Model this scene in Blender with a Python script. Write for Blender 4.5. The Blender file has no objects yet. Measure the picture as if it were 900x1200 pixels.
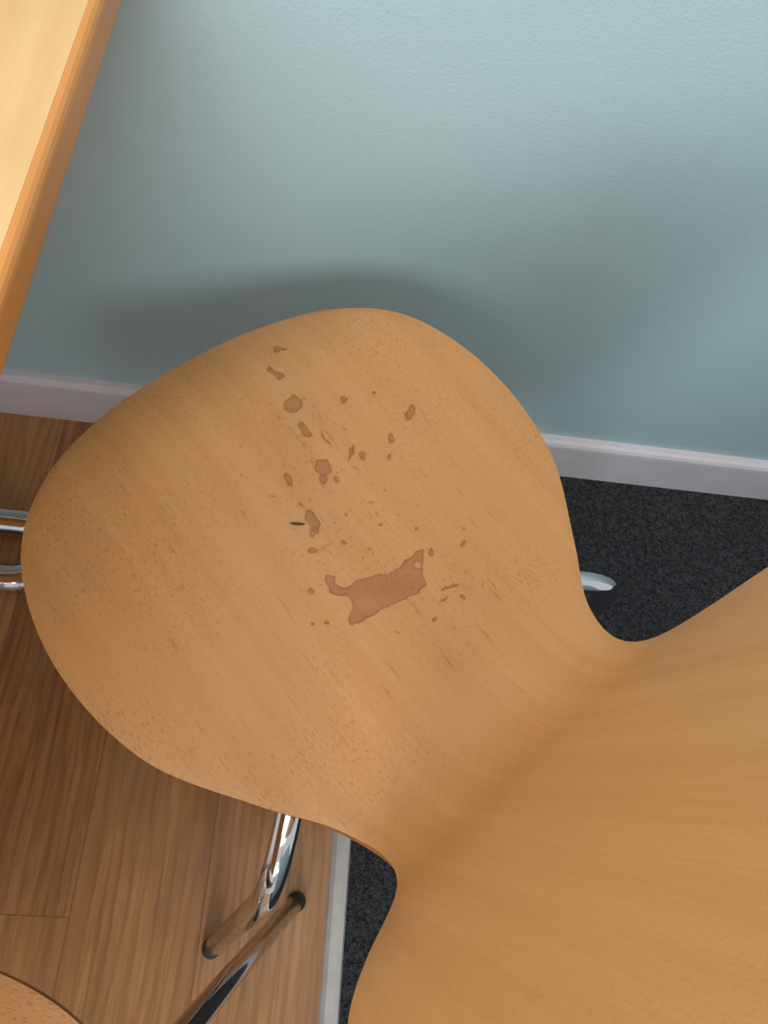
import bpy, bmesh, math, numpy as np
from mathutils import Matrix, Vector
sc=bpy.context.scene
sc.view_settings.view_transform='Standard'

# ---------------------------------------------------------------- helpers
def link(o,parent=None):
    sc.collection.objects.link(o)
    if parent: o.parent=parent
    return o
def mesh_obj(name,verts,faces,mats,parent=None,smooth=True,fm=None):
    me=bpy.data.meshes.new(name); me.from_pydata([tuple(v) for v in verts],[],faces)
    for m in (mats if isinstance(mats,list) else [mats]): me.materials.append(m)
    if smooth: me.polygons.foreach_set('use_smooth',[True]*len(me.polygons))
    if fm: me.polygons.foreach_set('material_index',fm)
    me.update()
    return link(bpy.data.objects.new(name,me),parent)
def empty(name,loc=(0,0,0),rz=0):
    e=bpy.data.objects.new(name,None); e.location=loc; e.rotation_euler=(0,0,rz); e.empty_display_size=.1
    return link(e)
class NT:
    def __init__(s,name):
        s.m=bpy.data.materials.new(name); s.m.use_nodes=True; s.t=s.m.node_tree; s.b=s.t.nodes['Principled BSDF']
    def n(s,typ,ins=None,**k):
        nd=s.t.nodes.new(typ)
        for a,b in k.items(): setattr(nd,a,b)
        for a,b in (ins or {}).items(): s.set(nd.inputs[a],b)
        return nd
    def set(s,inp,v):
        if hasattr(v,'is_output'): s.t.links.new(v,inp)
        else: inp.default_value=v
    def mp(s,src,scale,loc=(0,0,0)):
        return s.n('ShaderNodeMapping',{'Vector':src,'Scale':scale,'Location':loc}).outputs[0]
    def noise(s,vec,scale=1,detail=2,rough=.5,dist=0):
        return s.n('ShaderNodeTexNoise',{'Vector':vec,'Scale':scale,'Detail':detail,'Roughness':rough,'Distortion':dist}).outputs[0]
    def rng(s,v,a,b,c=0,d=1):
        return s.n('ShaderNodeMapRange',{'Value':v,'From Min':a,'From Max':b,'To Min':c,'To Max':d}).outputs[0]
    def mix(s,f,a,b,mode='MIX'):
        nd=s.n('ShaderNodeMix',data_type='RGBA',blend_type=mode)
        s.set(nd.inputs[0],f); s.set(nd.inputs[6],a); s.set(nd.inputs[7],b); return nd.outputs[2]
    def math(s,op,a,b=0,c=0):
        nd=s.n('ShaderNodeMath',operation=op); s.set(nd.inputs[0],a); s.set(nd.inputs[1],b); s.set(nd.inputs[2],c); return nd.outputs[0]
    def bump(s,h,st,d=.001):
        s.set(s.b.inputs['Normal'],s.n('ShaderNodeBump',{'Height':h,'Strength':st,'Distance':d}).outputs[0])
def lin(r,g,b):
    f=lambda c:(c/255/12.92 if c/255<=.04045 else ((c/255+.055)/1.055)**2.4)
    return (f(r),f(g),f(b),1)

# ---------------------------------------------------------------- materials
def mat_beech():
    m=NT('beech_veneer'); uv=m.n('ShaderNodeUVMap',uv_map='grain').outputs[0]
    sy=m.n('ShaderNodeSeparateXYZ',{0:uv}).outputs[1]
    wear=m.rng(sy,-.06,.08,.25,1)
    strips=m.noise(m.mp(uv,(34,.9,1)),1,3,.7)
    fine=m.noise(m.mp(uv,(480,12,1)),1,3,.6,.3)
    pore=m.noise(m.mp(uv,(1200,170,1),(3,7,0)),1,2,.6)
    cloud=m.noise(uv,9,3,.6)
    big=m.noise(m.mp(uv,(200,18,1),(5,1,0)),1,4,.7)
    c=m.mix(m.rng(strips,.36,.64),lin(200,140,80),lin(208,150,91))
    c=m.mix(m.rng(fine,.3,.7,0,.17),c,lin(176,116,62))
    pf=m.math('MULTIPLY',m.rng(pore,.56,.64,0,.55),m.rng(cloud,.42,.6,.2,1))
    c=m.mix(m.math('MULTIPLY',pf,wear),c,lin(126,78,44))
    c=m.mix(m.math('MULTIPLY',m.rng(big,.62,.74,0,.42),wear),c,lin(124,80,48))
    st=m.n('ShaderNodeAttribute',attribute_name='stain').outputs['Fac']
    c=m.mix(st,c,m.mix(1.0,c,(.44,.26,.04,1),'MULTIPLY'))
    m.set(m.b.inputs['Base Color'],c)
    m.set(m.b.inputs['Roughness'],m.math('SUBTRACT',m.rng(cloud,.3,.7,.44,.52),m.math('MULTIPLY',st,.14)))
    m.b.inputs['Coat Weight'].default_value=.1; m.b.inputs['Coat Roughness'].default_value=.32
    leather=m.n('ShaderNodeTexVoronoi',{'Vector':uv,'Scale':420}).outputs['Distance']
    h=m.math('ADD',m.math('MULTIPLY',leather,.6),m.math('MULTIPLY',fine,.4))
    m.bump(h,.2,.0007)
    return m.m
def mat_simple(name,col,rough=.5,metal=0,spec=.5,noise_amt=.08,scale=60):
    m=NT(name); co=m.n('ShaderNodeTexCoord').outputs['Object']
    nz=m.noise(co,scale,3)
    c=m.mix(m.rng(nz,.3,.7),tuple(x*(1-noise_amt) for x in col[:3])+(1,),tuple(min(1,x*(1+noise_amt)) for x in col[:3])+(1,))
    m.set(m.b.inputs['Base Color'],c); m.b.inputs['Roughness'].default_value=rough; m.b.inputs['Metallic'].default_value=metal
    return m.m
def mat_ply():
    m=NT('plywood_edge'); co=m.n('ShaderNodeTexCoord').outputs['Object']
    nz=m.noise(m.mp(co,(30,30,900)),1,2)
    m.set(m.b.inputs['Base Color'],m.mix(m.rng(nz,.4,.6),lin(130,74,34),lin(176,114,58))); m.b.inputs['Roughness'].default_value=.5
    return m.m
def mat_wall():
    m=NT('painted_plaster_blue'); co=m.n('ShaderNodeTexCoord').outputs['Object']
    a=m.noise(co,2.2,3); m.set(m.b.inputs['Base Color'],m.mix(m.rng(a,.3,.7),lin(163,187,190),lin(168,192,195)))
    m.b.inputs['Roughness'].default_value=.5
    h=m.noise(co,330,3,.6); m.bump(h,.4,.0012)
    return m.m
def mat_carpet():
    m=NT('carpet_charcoal'); co=m.n('ShaderNodeTexCoord').outputs['Object']
    a=m.noise(co,520,3,.7); b=m.noise(co,130,3,.6)
    f=m.math('ADD',m.math('MULTIPLY',a,.7),m.math('MULTIPLY',b,.3))
    c=m.mix(m.rng(f,.4,.66),lin(24,24,26),lin(88,87,90))
    m.set(m.b.inputs['Base Color'],c); m.b.inputs['Roughness'].default_value=1; m.b.inputs['Specular IOR Level'].default_value=.1
    m.bump(f,1,.004); return m.m
def mat_floor():
    m=NT('oak_laminate'); co=m.n('ShaderNodeTexCoord').outputs['Object']
    sp=m.n('ShaderNodeSeparateXYZ',{0:co}); X,Y=sp.outputs[0],sp.outputs[1]
    xr=m.math('ADD',X,3.073)
    row=m.math('FLOOR',m.math('DIVIDE',xr,.15))
    yy=m.math('ADD',m.math('MULTIPLY',Y,-1),m.math('ADD',m.math('MULTIPLY',m.math('SUBTRACT',row,20),.5),.934+12))
    v=m.n('ShaderNodeCombineXYZ',{0:yy,1:xr,2:0}).outputs[0]
    br=m.n('ShaderNodeTexBrick',{'Vector':v,'Color1':(.0,.0,.0,1),'Color2':(1,1,1,1),'Mortar':(.5,.5,.5,1),'Scale':1,'Mortar Size':.0007,'Mortar Smooth':.3,'Brick Width':1.2,'Row Height':.15})
    br.offset=0
    tone=br.outputs['Color']; mort=br.outputs['Fac']
    off=m.n('ShaderNodeVectorMath',{0:co,1:m.n('ShaderNodeVectorMath',{0:tone,1:(3,5,0)},operation='MULTIPLY').outputs[0]},operation='ADD').outputs[0]
    g=m.noise(m.mp(off,(150,8,1)),1,5,.7,.8)
    g2=m.noise(m.mp(off,(16,2.4,1)),1,4,.6,1.8)
    ring=m.n('ShaderNodeTexWave',{'Vector':m.mp(off,(12,2.2,1)),'Scale':1.8,'Distortion':12,'Detail':4,'Detail Scale':.7},wave_type='BANDS').outputs[0]
    c=m.mix(m.rng(g2,.3,.7),lin(142,94,52),lin(180,128,78))
    c=m.mix(m.rng(ring,.5,1,0,.45),c,lin(116,74,42))
    c=m.mix(m.rng(g,.45,.68,0,.6),c,lin(100,62,34))
    c=m.mix(m.math('MULTIPLY',tone,.25),c,lin(198,148,96))
    c=m.mix(m.math('MULTIPLY',mort,.6),c,lin(74,44,22))
    m.set(m.b.inputs['Base Color'],c); m.b.inputs['Roughness'].default_value=.4
    m.bump(m.math('SUBTRACT',m.math('MULTIPLY',g,.2),mort),.2,.0008); return m.m
def mat_tabletop(name,c1,c2):
    m=NT(name); co=m.n('ShaderNodeTexCoord').outputs['Object']
    a=m.noise(m.mp(co,(30,3,30)),1,4,.6,.5); b=m.noise(co,14,4,.6)
    c=m.mix(m.rng(a,.3,.7),c1,c2); c=m.mix(m.rng(b,.5,.8,0,.3),c,tuple(x*.8 for x in c1[:3])+(1,))
    m.set(m.b.inputs['Base Color'],c); m.b.inputs['Roughness'].default_value=.42; m.b.inputs['Coat Weight'].default_value=.1
    return m.m
BEECH=mat_beech(); PLY=mat_ply()
m=NT('chrome'); m.b.inputs['Metallic'].default_value=1; m.b.inputs['Base Color'].default_value=(.68,.68,.70,1)
m.set(m.b.inputs['Roughness'],m.rng(m.noise(m.n('ShaderNodeTexCoord').outputs['Object'],40,3),.3,.7,.06,.15)); CHROME=m.m
BLACK=mat_simple('black_plastic',(.02,.02,.02,1),.45)
SKIRT=mat_simple('white_gloss_paint',lin(208,200,203),.35,noise_amt=.05,scale=14)
ALU=mat_simple('brushed_aluminium',lin(176,170,164),.45,.5)
LEAF=mat_simple('dried_leaf',lin(62,66,38),.7)

# ---------------------------------------------------------------- chair
C=np.array([[0.4374,0],[0.4291,0.0794],[0.3985,0.1486],[0.3416,0.2051],[0.2561,0.2285],[0.161,0.2165],[0.0828,0.1714],[0.0334,0.1372],[-0.0113,0.1245],[-0.0598,0.1389],[-0.1301,0.1753],[-0.2225,0.2048],[-0.3115,0.2089],[-0.365,0.190],[-0.398,0.13],[-0.408,0.0]])
def cr(C,n=14):
    C=np.vstack([[C[1][0],-C[1][1]],C,[C[-2][0],-C[-2][1]]]); out=[]
    for i in range(1,len(C)-2):
        for k in range(n):
            t=k/n;a,b,c,d=C[i-1],C[i],C[i+1],C[i+2]
            out.append(0.5*((2*b)+(-a+c)*t+(2*a-5*b+4*c-d)*t*t+(-a+3*b-3*c+d)*t**3))
    out.append(C[-2]); return np.array(out)
SG=np.linspace(-0.45,0.5,1200)
def sm(x):
    x=np.clip(x,0,1); return x*x*(3-2*x)
ang=math.radians(-3)+(1.446+math.radians(3))*sm((0.0052+0.07-SG)/0.14)+math.radians(30)*sm((SG-0.34)/0.10)
ds=SG[1]-SG[0]
PT=np.concatenate([[0],np.cumsum(np.cos(ang[:-1])*ds)]); PZ=np.concatenate([[0],np.cumsum(-np.sin(ang[:-1])*ds)])
PT=PT-np.interp(0,SG,PT); PZ=PZ-np.interp(.2,SG,PZ)+.445
def surf(s,w,off=0.0):
    a=np.interp(s,SG,ang); t=np.interp(s,SG,PT); z=np.interp(s,SG,PZ)
    n=off+0.25*w*w*sm((-0.04-s)/.15)
    return (w, t+math.sin(a)*n, z+math.cos(a)*n)
# dried spill marks, in millimetres on the seat: s = towards the front edge, w = across
BIG=[(189.3,-26.4),(185.4,-18.8),(177.9,-22.0),(172.0,-17.8),(170.2,-5.7),(162.0,15.2),(159.1,24.0),(160.5,42.4),(159.7,56.2),(151.3,50.9),(142.5,41.4),(134.1,38.9),(131.1,34.4),(133.3,19.2),(137.4,-0.6),(139.4,-12.6),(141.4,-20.0),(144.1,-33.9),(151.8,-31.3),(154.8,-23.5),(164.0,-21.5),(171.1,-27.4),(178.1,-30.7)]
SPOTS=[(332,50,8,6.5,60),(367,56.5,8.5,3,165),(387,76,5,2.6,120),(305,42.7,7.5,3.8,180),(267,32.9,7.5,6,50),(258,27,4.5,3.5,10),(265,62.7,9,1.5,45),(257,69,3.2,3,0),(255,101,3.4,2.8,40),(266,133,8.5,3,55),
 (310,90,3,2.2,0),(276,2.2,6.5,2.8,200),(234,-4.1,9.5,3.8,195),(226,-9,4.5,4,0),(221,22,1.8,1.6,0),(212,-20.6,3,2.6,0),(187,-42,3.2,2.6,0),(204,6,2.2,2.2,0),(152,59.5,3,2.2,40),(142,88,2.6,2,0),
 (119.4,53,7.5,1.7,110),(107,56.7,2.8,2.2,0),(108,24.4,3,2.2,90),(114.4,41.4,3,1.3,100),(156.6,-48.4,1.9,1.6,0),(288.6,52.4,8,1.4,185),(252,36,3,2.6,0),(251,-3,1.8,1.6,0),(165,-58,1.8,1.2,30),(243,88,2,1.4,20),(301,118,2,1.5,0),(198,40,1.6,1.4,0),(176,62,2,1.2,60)]
SPOTS=[(s,w,a*1.15,b*1.2,c,.95) for s,w,a,b,c in SPOTS]
rs=np.random.RandomState(4)
for _ in range(75):
    SPOTS.append((rs.normal(220,50),rs.normal(22,36),abs(rs.normal(.9,.5))+.5,abs(rs.normal(.6,.3))+.4,rs.uniform(0,180),.6))
# scuffs along the grain
SCUFF=[(216,-152,8,1.2,8),(85,-45,10,.8,3),(95,-30,14,.8,0),(75,10,12,.8,2),(100,84,11,.9,3),(88,80,8,1.4,0),(150,108,10,.7,0),(180,118,8,.7,2),(70,50,12,.8,0),(250,140,9,.7,2),(280,-110,10,.7,3),(120,-70,11,.7,0)]
def stain_patch(parent):
    st=.6; S=np.arange(48,402,st); W=np.arange(-165,150,st)
    SS,WW=np.meshgrid(S,W,indexing='ij')
    wob=lambda k,a:a*(np.sin(SS*.9*k+1.3*np.sin(WW*.5*k))+np.sin(WW*1.1*k+1.7*np.sin(SS*.43*k)))
    s2=SS+wob(.35,.8)+wob(.8,.35); w2=WW+wob(.42,.8)
    val=np.zeros_like(SS)
    def ringed(d,depth=1.):
        return np.clip(d/.55,0,1)*(.52+.48*np.exp(-np.clip(d-.5,0,99)/.75))*depth
    P=np.array(BIG,float); n=len(P); Q=[]
    for i in range(n):
        a,b,c,d=P[i-1],P[i],P[(i+1)%n],P[(i+2)%n]
        for k in range(4):
            t=k/4; Q.append(.5*((2*b)+(-a+c)*t+(2*a-5*b+4*c-d)*t*t+(-a+3*b-3*c+d)*t**3))
    P=np.array(Q); n=len(P)
    dist=np.full(SS.shape,1e9); ins=np.zeros(SS.shape,bool)
    xs=SS+wob(.45,.6)+wob(1.1,.2); ys=WW+wob(.5,.6)
    for i in range(n):
        a=P[i];b=P[(i+1)%n];ab=b-a
        t=np.clip(((xs-a[0])*ab[0]+(ys-a[1])*ab[1])/(ab@ab),0,1)
        dist=np.minimum(dist,np.hypot(xs-a[0]-t*ab[0],ys-a[1]-t*ab[1]))
        cond=((a[1]>ys)!=(b[1]>ys))
        with np.errstate(divide='ignore',invalid='ignore'):
            xi=(b[0]-a[0])*(ys-a[1])/(b[1]-a[1])+a[0]
        ins^=cond&(xs<xi)
    sd=np.where(ins,dist,-dist)
    hole=np.hypot(SS-150.5,WW-43)-2.6; sd=np.minimum(sd,hole)
    val=np.maximum(val,ringed(sd)*(1+.1*np.sin(SS*.21+WW*.13)))
    for s,w,a,b,an,dep in SPOTS:
        c,si=math.cos(math.radians(an)),math.sin(math.radians(an))
        dx=s2-s;dy=w2-w; p=(dx*c+dy*si)/a; q=(-dx*si+dy*c)/b
        val=np.maximum(val,ringed((1-np.sqrt(p*p+q*q))*min(a,b),dep))
    for s,w,a,b,an in SCUFF:
        c,si=math.cos(math.radians(an)),math.sin(math.radians(an))
        dx=SS-s;dy=WW-w; p=(dx*c+dy*si)/a; q=(-dx*si+dy*c)/b
        val=np.maximum(val,np.clip(1-np.sqrt(p*p+q*q),0,1)*.6)
    nz=val>0
    fc=nz[:-1,:-1]|nz[1:,:-1]|nz[:-1,1:]|nz[1:,1:]
    idx=-np.ones(SS.shape,int); V=[];UV=[];A=[];F=[]
    for i,j in np.argwhere(fc):
        q=[]
        for (u,v) in ((i,j),(i+1,j),(i+1,j+1),(i,j+1)):
            if idx[u,v]<0:
                idx[u,v]=len(V); s=SS[u,v]/1000; w=WW[u,v]/1000
                V.append(surf(s,w,.00022)); UV.append((w,s)); A.append(val[u,v])
            q.append(idx[u,v])
        F.append(tuple(q[::-1]))
    ob=mesh_obj('dried_spill_stains',V,F,BEECH,parent); me=ob.data
    if me.polygons[0].normal.z<0: me.flip_normals()
    ul=me.uv_layers.new(name='grain'); vi=np.zeros(len(me.loops),int); me.loops.foreach_get('vertex_index',vi)
    ul.data.foreach_set('uv',np.array(UV)[vi].ravel())
    at=me.attributes.new('stain','FLOAT','POINT'); at.data.foreach_set('value',np.array(A,dtype=np.float32))
    return ob
def seat_shell(parent):
    o=cr(C); keep=[o[0]]
    for p in o[1:]:
        if p[0]<keep[-1][0]-2e-4: keep.append(p)
    o=np.array(keep); o[0][1]=.004; o[-1][1]=.004
    NC=48; TH=.0105
    us=np.linspace(-1,1,NC+1)
    V=[];UV=[];Fa=[];FM=[]
    for side,off in ((0,0.0),(1,-TH)):
        for s,w in o:
            for u in us:
                ww=w*u; d=0
                if abs(u)>.999: d=-.0012 if side==0 else .0012
                V.append(surf(s,ww,off+d)); UV.append((ww,s))
    NR=len(o); NN=NC+1; B=NR*NN
    for i in range(NR-1):
        for j in range(NC):
            a=i*NN+j; Fa.append((a,a+1,a+NN+1,a+NN)); FM.append(0)
            Fa.append((B+a,B+a+NN,B+a+NN+1,B+a+1)); FM.append(0)
        for j in (0,NC):
            a=i*NN+j
            Fa.append((a,a+NN,B+a+NN,B+a) if j==0 else (a,B+a,B+a+NN,a+NN)); FM.append(1)
    for j in range(NC):
        a=j; Fa.append((a,B+a,B+a+1,a+1)); FM.append(1)
        a=(NR-1)*NN+j; Fa.append((a,a+1,B+a+1,B+a)); FM.append(1)
    ob=mesh_obj('seat_and_back_shell',V,Fa,[BEECH,PLY],parent,True,FM)
    me=ob.data; ul=me.uv_layers.new(name='grain')
    vi=np.zeros(len(me.loops),int); me.loops.foreach_get('vertex_index',vi)
    ul.data.foreach_set('uv',np.array(UV)[vi].ravel())
    me.attributes.new('stain','FLOAT','POINT')
    bm=bmesh.new(); bm.from_mesh(me); bmesh.ops.recalc_face_normals(bm,faces=bm.faces)
    for e in bm.edges:
        if len(e.link_faces)==2 and e.link_faces[0].material_index!=e.link_faces[1].material_index: e.smooth=False
    bm.to_mesh(me); bm.free()
    return ob
def fillet(pts,r,n=10):
    pts=[Vector(p) for p in pts]; out=[pts[0]]
    for i in range(1,len(pts)-1):
        a=(pts[i-1]-pts[i]); b=(pts[i+1]-pts[i]); d=min(r,a.length*.49,b.length*.49)
        p=pts[i]+a.normalized()*d; q=pts[i]+b.normalized()*d
        for k in range(n+1):
            t=k/n; out.append(p*(1-t)**2+pts[i]*2*t*(1-t)+q*t*t)
    out.append(pts[-1]); return out
def tube(name,pts,r,mat,parent,seg=24):
    V=[];F=[]; N=len(pts); prev=None; rings=[]
    for i,p in enumerate(pts):
        d=(pts[min(i+1,N-1)]-pts[max(i-1,0)]).normalized()
        x=(prev-d*prev.dot(d)).normalized() if prev else d.orthogonal().normalized()
        prev=x; y=d.cross(x)
        rings.append((p,x,y,r,d))
    full=[(rings[0][0]-rings[0][4]*r*.3,rings[0][1],rings[0][2],r*.75)]+[t[:4] for t in rings]+[(rings[-1][0]+rings[-1][4]*r*.3,rings[-1][1],rings[-1][2],r*.75)]
    for p,x,y,rr in full:
        for k in range(seg):
            a=2*math.pi*k/seg; V.append(p+x*math.cos(a)*rr+y*math.sin(a)*rr)
    for i in range(len(full)-1):
        for k in range(seg):
            a=i*seg+k;b=i*seg+(k+1)%seg; F.append((a,b,b+seg,a+seg))
    F.append(tuple(range(seg))[::-1]); F.append(tuple((len(full)-1)*seg+k for k in range(seg)))
    return mesh_obj(name,V,F,mat,parent)
def lathe(name,prof,mat,parent,center=(0,0,0),seg=40):
    V=[];F=[]
    for r,z in prof:
        for k in range(seg):
            a=2*math.pi*k/seg; V.append((center[0]+r*math.cos(a),center[1]+r*math.sin(a),center[2]+z))
    for i in range(len(prof)-1):
        for k in range(seg):
            a=i*seg+k;b=i*seg+(k+1)%seg; F.append((a,b,b+seg,a+seg))
    F.append(tuple(range(seg))[::-1]); F.append(tuple((len(prof)-1)*seg+k for k in range(seg)))
    return mesh_obj(name,V,F,mat,parent)
def dining_chair(x,y,rot,rear=((.197,.0245),(.289,.014))):
    e=empty('dining_chair',(x,y,0),rot)
    seat_shell(e)
    hz=.412
    lathe('mounting_plate',[(.02,-.012),(.075,-.010),(.085,0),(.085,.010),(.08,.0175),(.03,.0175)],BLACK,e,(0,.19,hz+.002))
    i=0
    for sx in (-1,1):
        for bend,foot in (rear,((.185,.315),(.245,.375))):
            i+=1
            d=Vector((sx*bend[0],bend[1]-.19,0)).normalized()
            p0=Vector((0,.19,hz))+d*.03; p1=Vector((sx*bend[0],bend[1],hz-.012)); p2=Vector((sx*foot[0],foot[1],.013))
            tube('leg_%d'%i,fillet([p0,p1,p2],.05,14),.0102,CHROME,e)
            dd=(p2-p1).normalized()
            tube('foot_glide_%d'%i,[p2-dd*.003,p2+dd*.006],.0112,BLACK,e)
    return e
ch=dining_chair(.1637,.1002,.7551)
stain_patch(ch)
ch2=dining_chair(-.007,-.328,math.radians(80),((.18,.096),(.294,.010)))

# dried leaf fragment lying on the seat
ca,sa=math.cos(.7551),math.sin(.7551)
V=[];F=[];L=9
for i in range(L+1):
    t=i/L; al=(t-.5)*.0125; hw=.0013*math.sin(math.pi*min(.97,max(.06,t)))**.6
    for k,(o_,h) in enumerate(((-hw,0),(0,.0009),(hw,0))):
        an=math.radians(130); s=.2388+al*math.cos(an)-o_*math.sin(an); w_=-.016+al*math.sin(an)+o_*math.cos(an)
        x_,y_,z_=surf(s,w_,.0004+h+.0006*t); V.append((.1637+ca*x_-sa*y_,.1002+sa*x_+ca*y_,z_))
for i in range(L):
    for k in (0,1): a=i*3+k; F.append((a,a+1,a+4,a+3))
    F.append((i*3,i*3+3,i*3+5,i*3+2))
mesh_obj('leaf_fragment',V,F,LEAF)

# ---------------------------------------------------------------- room
def box(name,lo,hi,mat,parent=None,bev=0):
    bm=bmesh.new(); bmesh.ops.create_cube(bm,size=1)
    for v in bm.verts: v.co=Vector([lo[k]+(v.co[k]+.5)*(hi[k]-lo[k]) for k in range(3)])
    if bev: bmesh.ops.bevel(bm,geom=bm.edges[:],offset=bev,segments=4,profile=.5,affect='EDGES')
    me=bpy.data.meshes.new(name); bm.to_mesh(me); bm.free(); me.materials.append(mat)
    return link(bpy.data.objects.new(name,me),parent)
WY=.600
WALL=mat_wall()
box('wall_far',(-2.2,WY,-.05),(2.2,WY+.12,2.4),WALL)
box('added_light_blocker',(.22,-.85,0),(1.6,-.75,1.25),WALL)  # unseen block behind the camera, added to keep window light off the far wall
fl=box('floor',(-2.2,-3.0,-.05),(.074,WY,0),mat_floor())
box('floor_carpet',(.094,-3.0,-.05),(2.2,WY,.001),mat_carpet())
V=[];F=[]
prof=[(.072,0),(.074,.0025),(.079,.004),(.089,.004),(.094,.0035),(.096,.001)]
for yy in (-3.0,WY-.015):
    for px,pz in prof: V.append((px,yy,pz))
n=len(prof); F=[(i,i+1,i+1+n,i+n) for i in range(n-1)]
mesh_obj('trim_threshold',V,F,ALU,None,False)
prof=[(WY,0),(WY-.015,0),(WY-.015,.082),(WY-.0145,.087),(WY-.012,.092),(WY-.008,.095),(WY,.0955)]
V=[(x,py,pz) for x in (-2.2,2.2) for py,pz in prof]; n=len(prof)
mesh_obj('baseboard_far',V,[(i,i+n,i+1+n,i+1) for i in range(n-1)]+[tuple(range(n)),tuple(range(2*n-1,n-1,-1))],SKIRT,None,False)

# ---------------------------------------------------------------- table
tb=empty('dining_table',(0,0,0))
TOP=mat_tabletop('birch_top',lin(198,153,98),lin(211,169,116)); LIP=mat_tabletop('beech_lipping',lin(188,118,52),lin(205,137,66))
x0,x1,y0,y1=-.95,-.149,-.62,.585
box('table_top',(x0+.022,y0+.022,.713),(x1-.007,y1-.022,.7402),TOP,tb)
box('lipping_1',(x1-.022,y0,.7125),(x1,y1,.740),LIP,tb,.006)
box('lipping_2',(x0,y0,.7125),(x0+.022,y1,.740),LIP,tb,.006)
box('lipping_3',(x0,y0,.7125),(x1,y0+.022,.740),LIP,tb,.006)
box('lipping_4',(x0,y1-.022,.7125),(x1,y1,.740),LIP,tb,.006)
for k,yy in enumerate((.365,-.42)):
    lp=fillet([(-.90,yy-.04,.02),(-.345,yy-.04,.02),(-.345,yy+.04,.02),(-.90,yy+.04,.02)],.04,10)
    tube('base_loop_%d'%(k+1),lp,.019,CHROME,tb)
    tube('column_%d'%(k+1),[Vector((-.62,yy-.04,.02)),Vector((-.62,yy-.04,.712))],.018,CHROME,tb)
    tube('column_%d'%(k+3),[Vector((-.62,yy+.04,.02)),Vector((-.62,yy+.04,.712))],.018,CHROME,tb)

# ---------------------------------------------------------------- light
w=bpy.data.worlds.new('World'); sc.world=w; w.use_nodes=True
bg=w.node_tree.nodes['Background']; bg.inputs[0].default_value=(.95,.97,1,1); bg.inputs[1].default_value=.70
def area(name,loc,target,sx,sy,power,col):
    l=bpy.data.lights.new(name,'AREA'); l.shape='RECTANGLE'; l.size=sx; l.size_y=sy; l.energy=power; l.color=col
    o=link(bpy.data.objects.new(name,l)); o.location=loc
    o.rotation_euler=(Vector(target)-Vector(loc)).to_track_quat('-Z','Y').to_euler(); return o
area('window_daylight',(.10,-2.5,2.15),(.1,.6,.6),1.7,.9,76,(.88,.95,1))
area('added_back_fill',(-1.25,.0,2.0),(.1,.15,.5),1.0,1.0,21,(.95,.98,1))  # fill light from the left, added to brighten the chair back
area('added_top_fill',(.0,-.3,2.35),(0,.1,0),1.4,1.2,7,(1,.97,.92))  # weak overhead fill, added to lift the seat and back evenly

# ---------------------------------------------------------------- camera
H,pt,r,yw=1.0377,1.1198,.3101,.2248
f=Vector((math.sin(yw)*math.cos(pt),math.cos(yw)*math.cos(pt),-math.sin(pt)))
rt=Vector((math.cos(yw),-math.sin(yw),0)); up=rt.cross(f)
R=rt*math.cos(r)+up*math.sin(r); U=-rt*math.sin(r)+up*math.cos(r)
cd=bpy.data.cameras.new('Camera'); cam=link(bpy.data.objects.new('Camera',cd))
M=Matrix((R,U,-f)).transposed().to_4x4(); M.translation=(0,0,H); cam.matrix_world=M
cd.sensor_fit='VERTICAL'; cd.sensor_height=24; cd.lens=24*901/1200; cd.clip_start=.01
sc.camera=cam
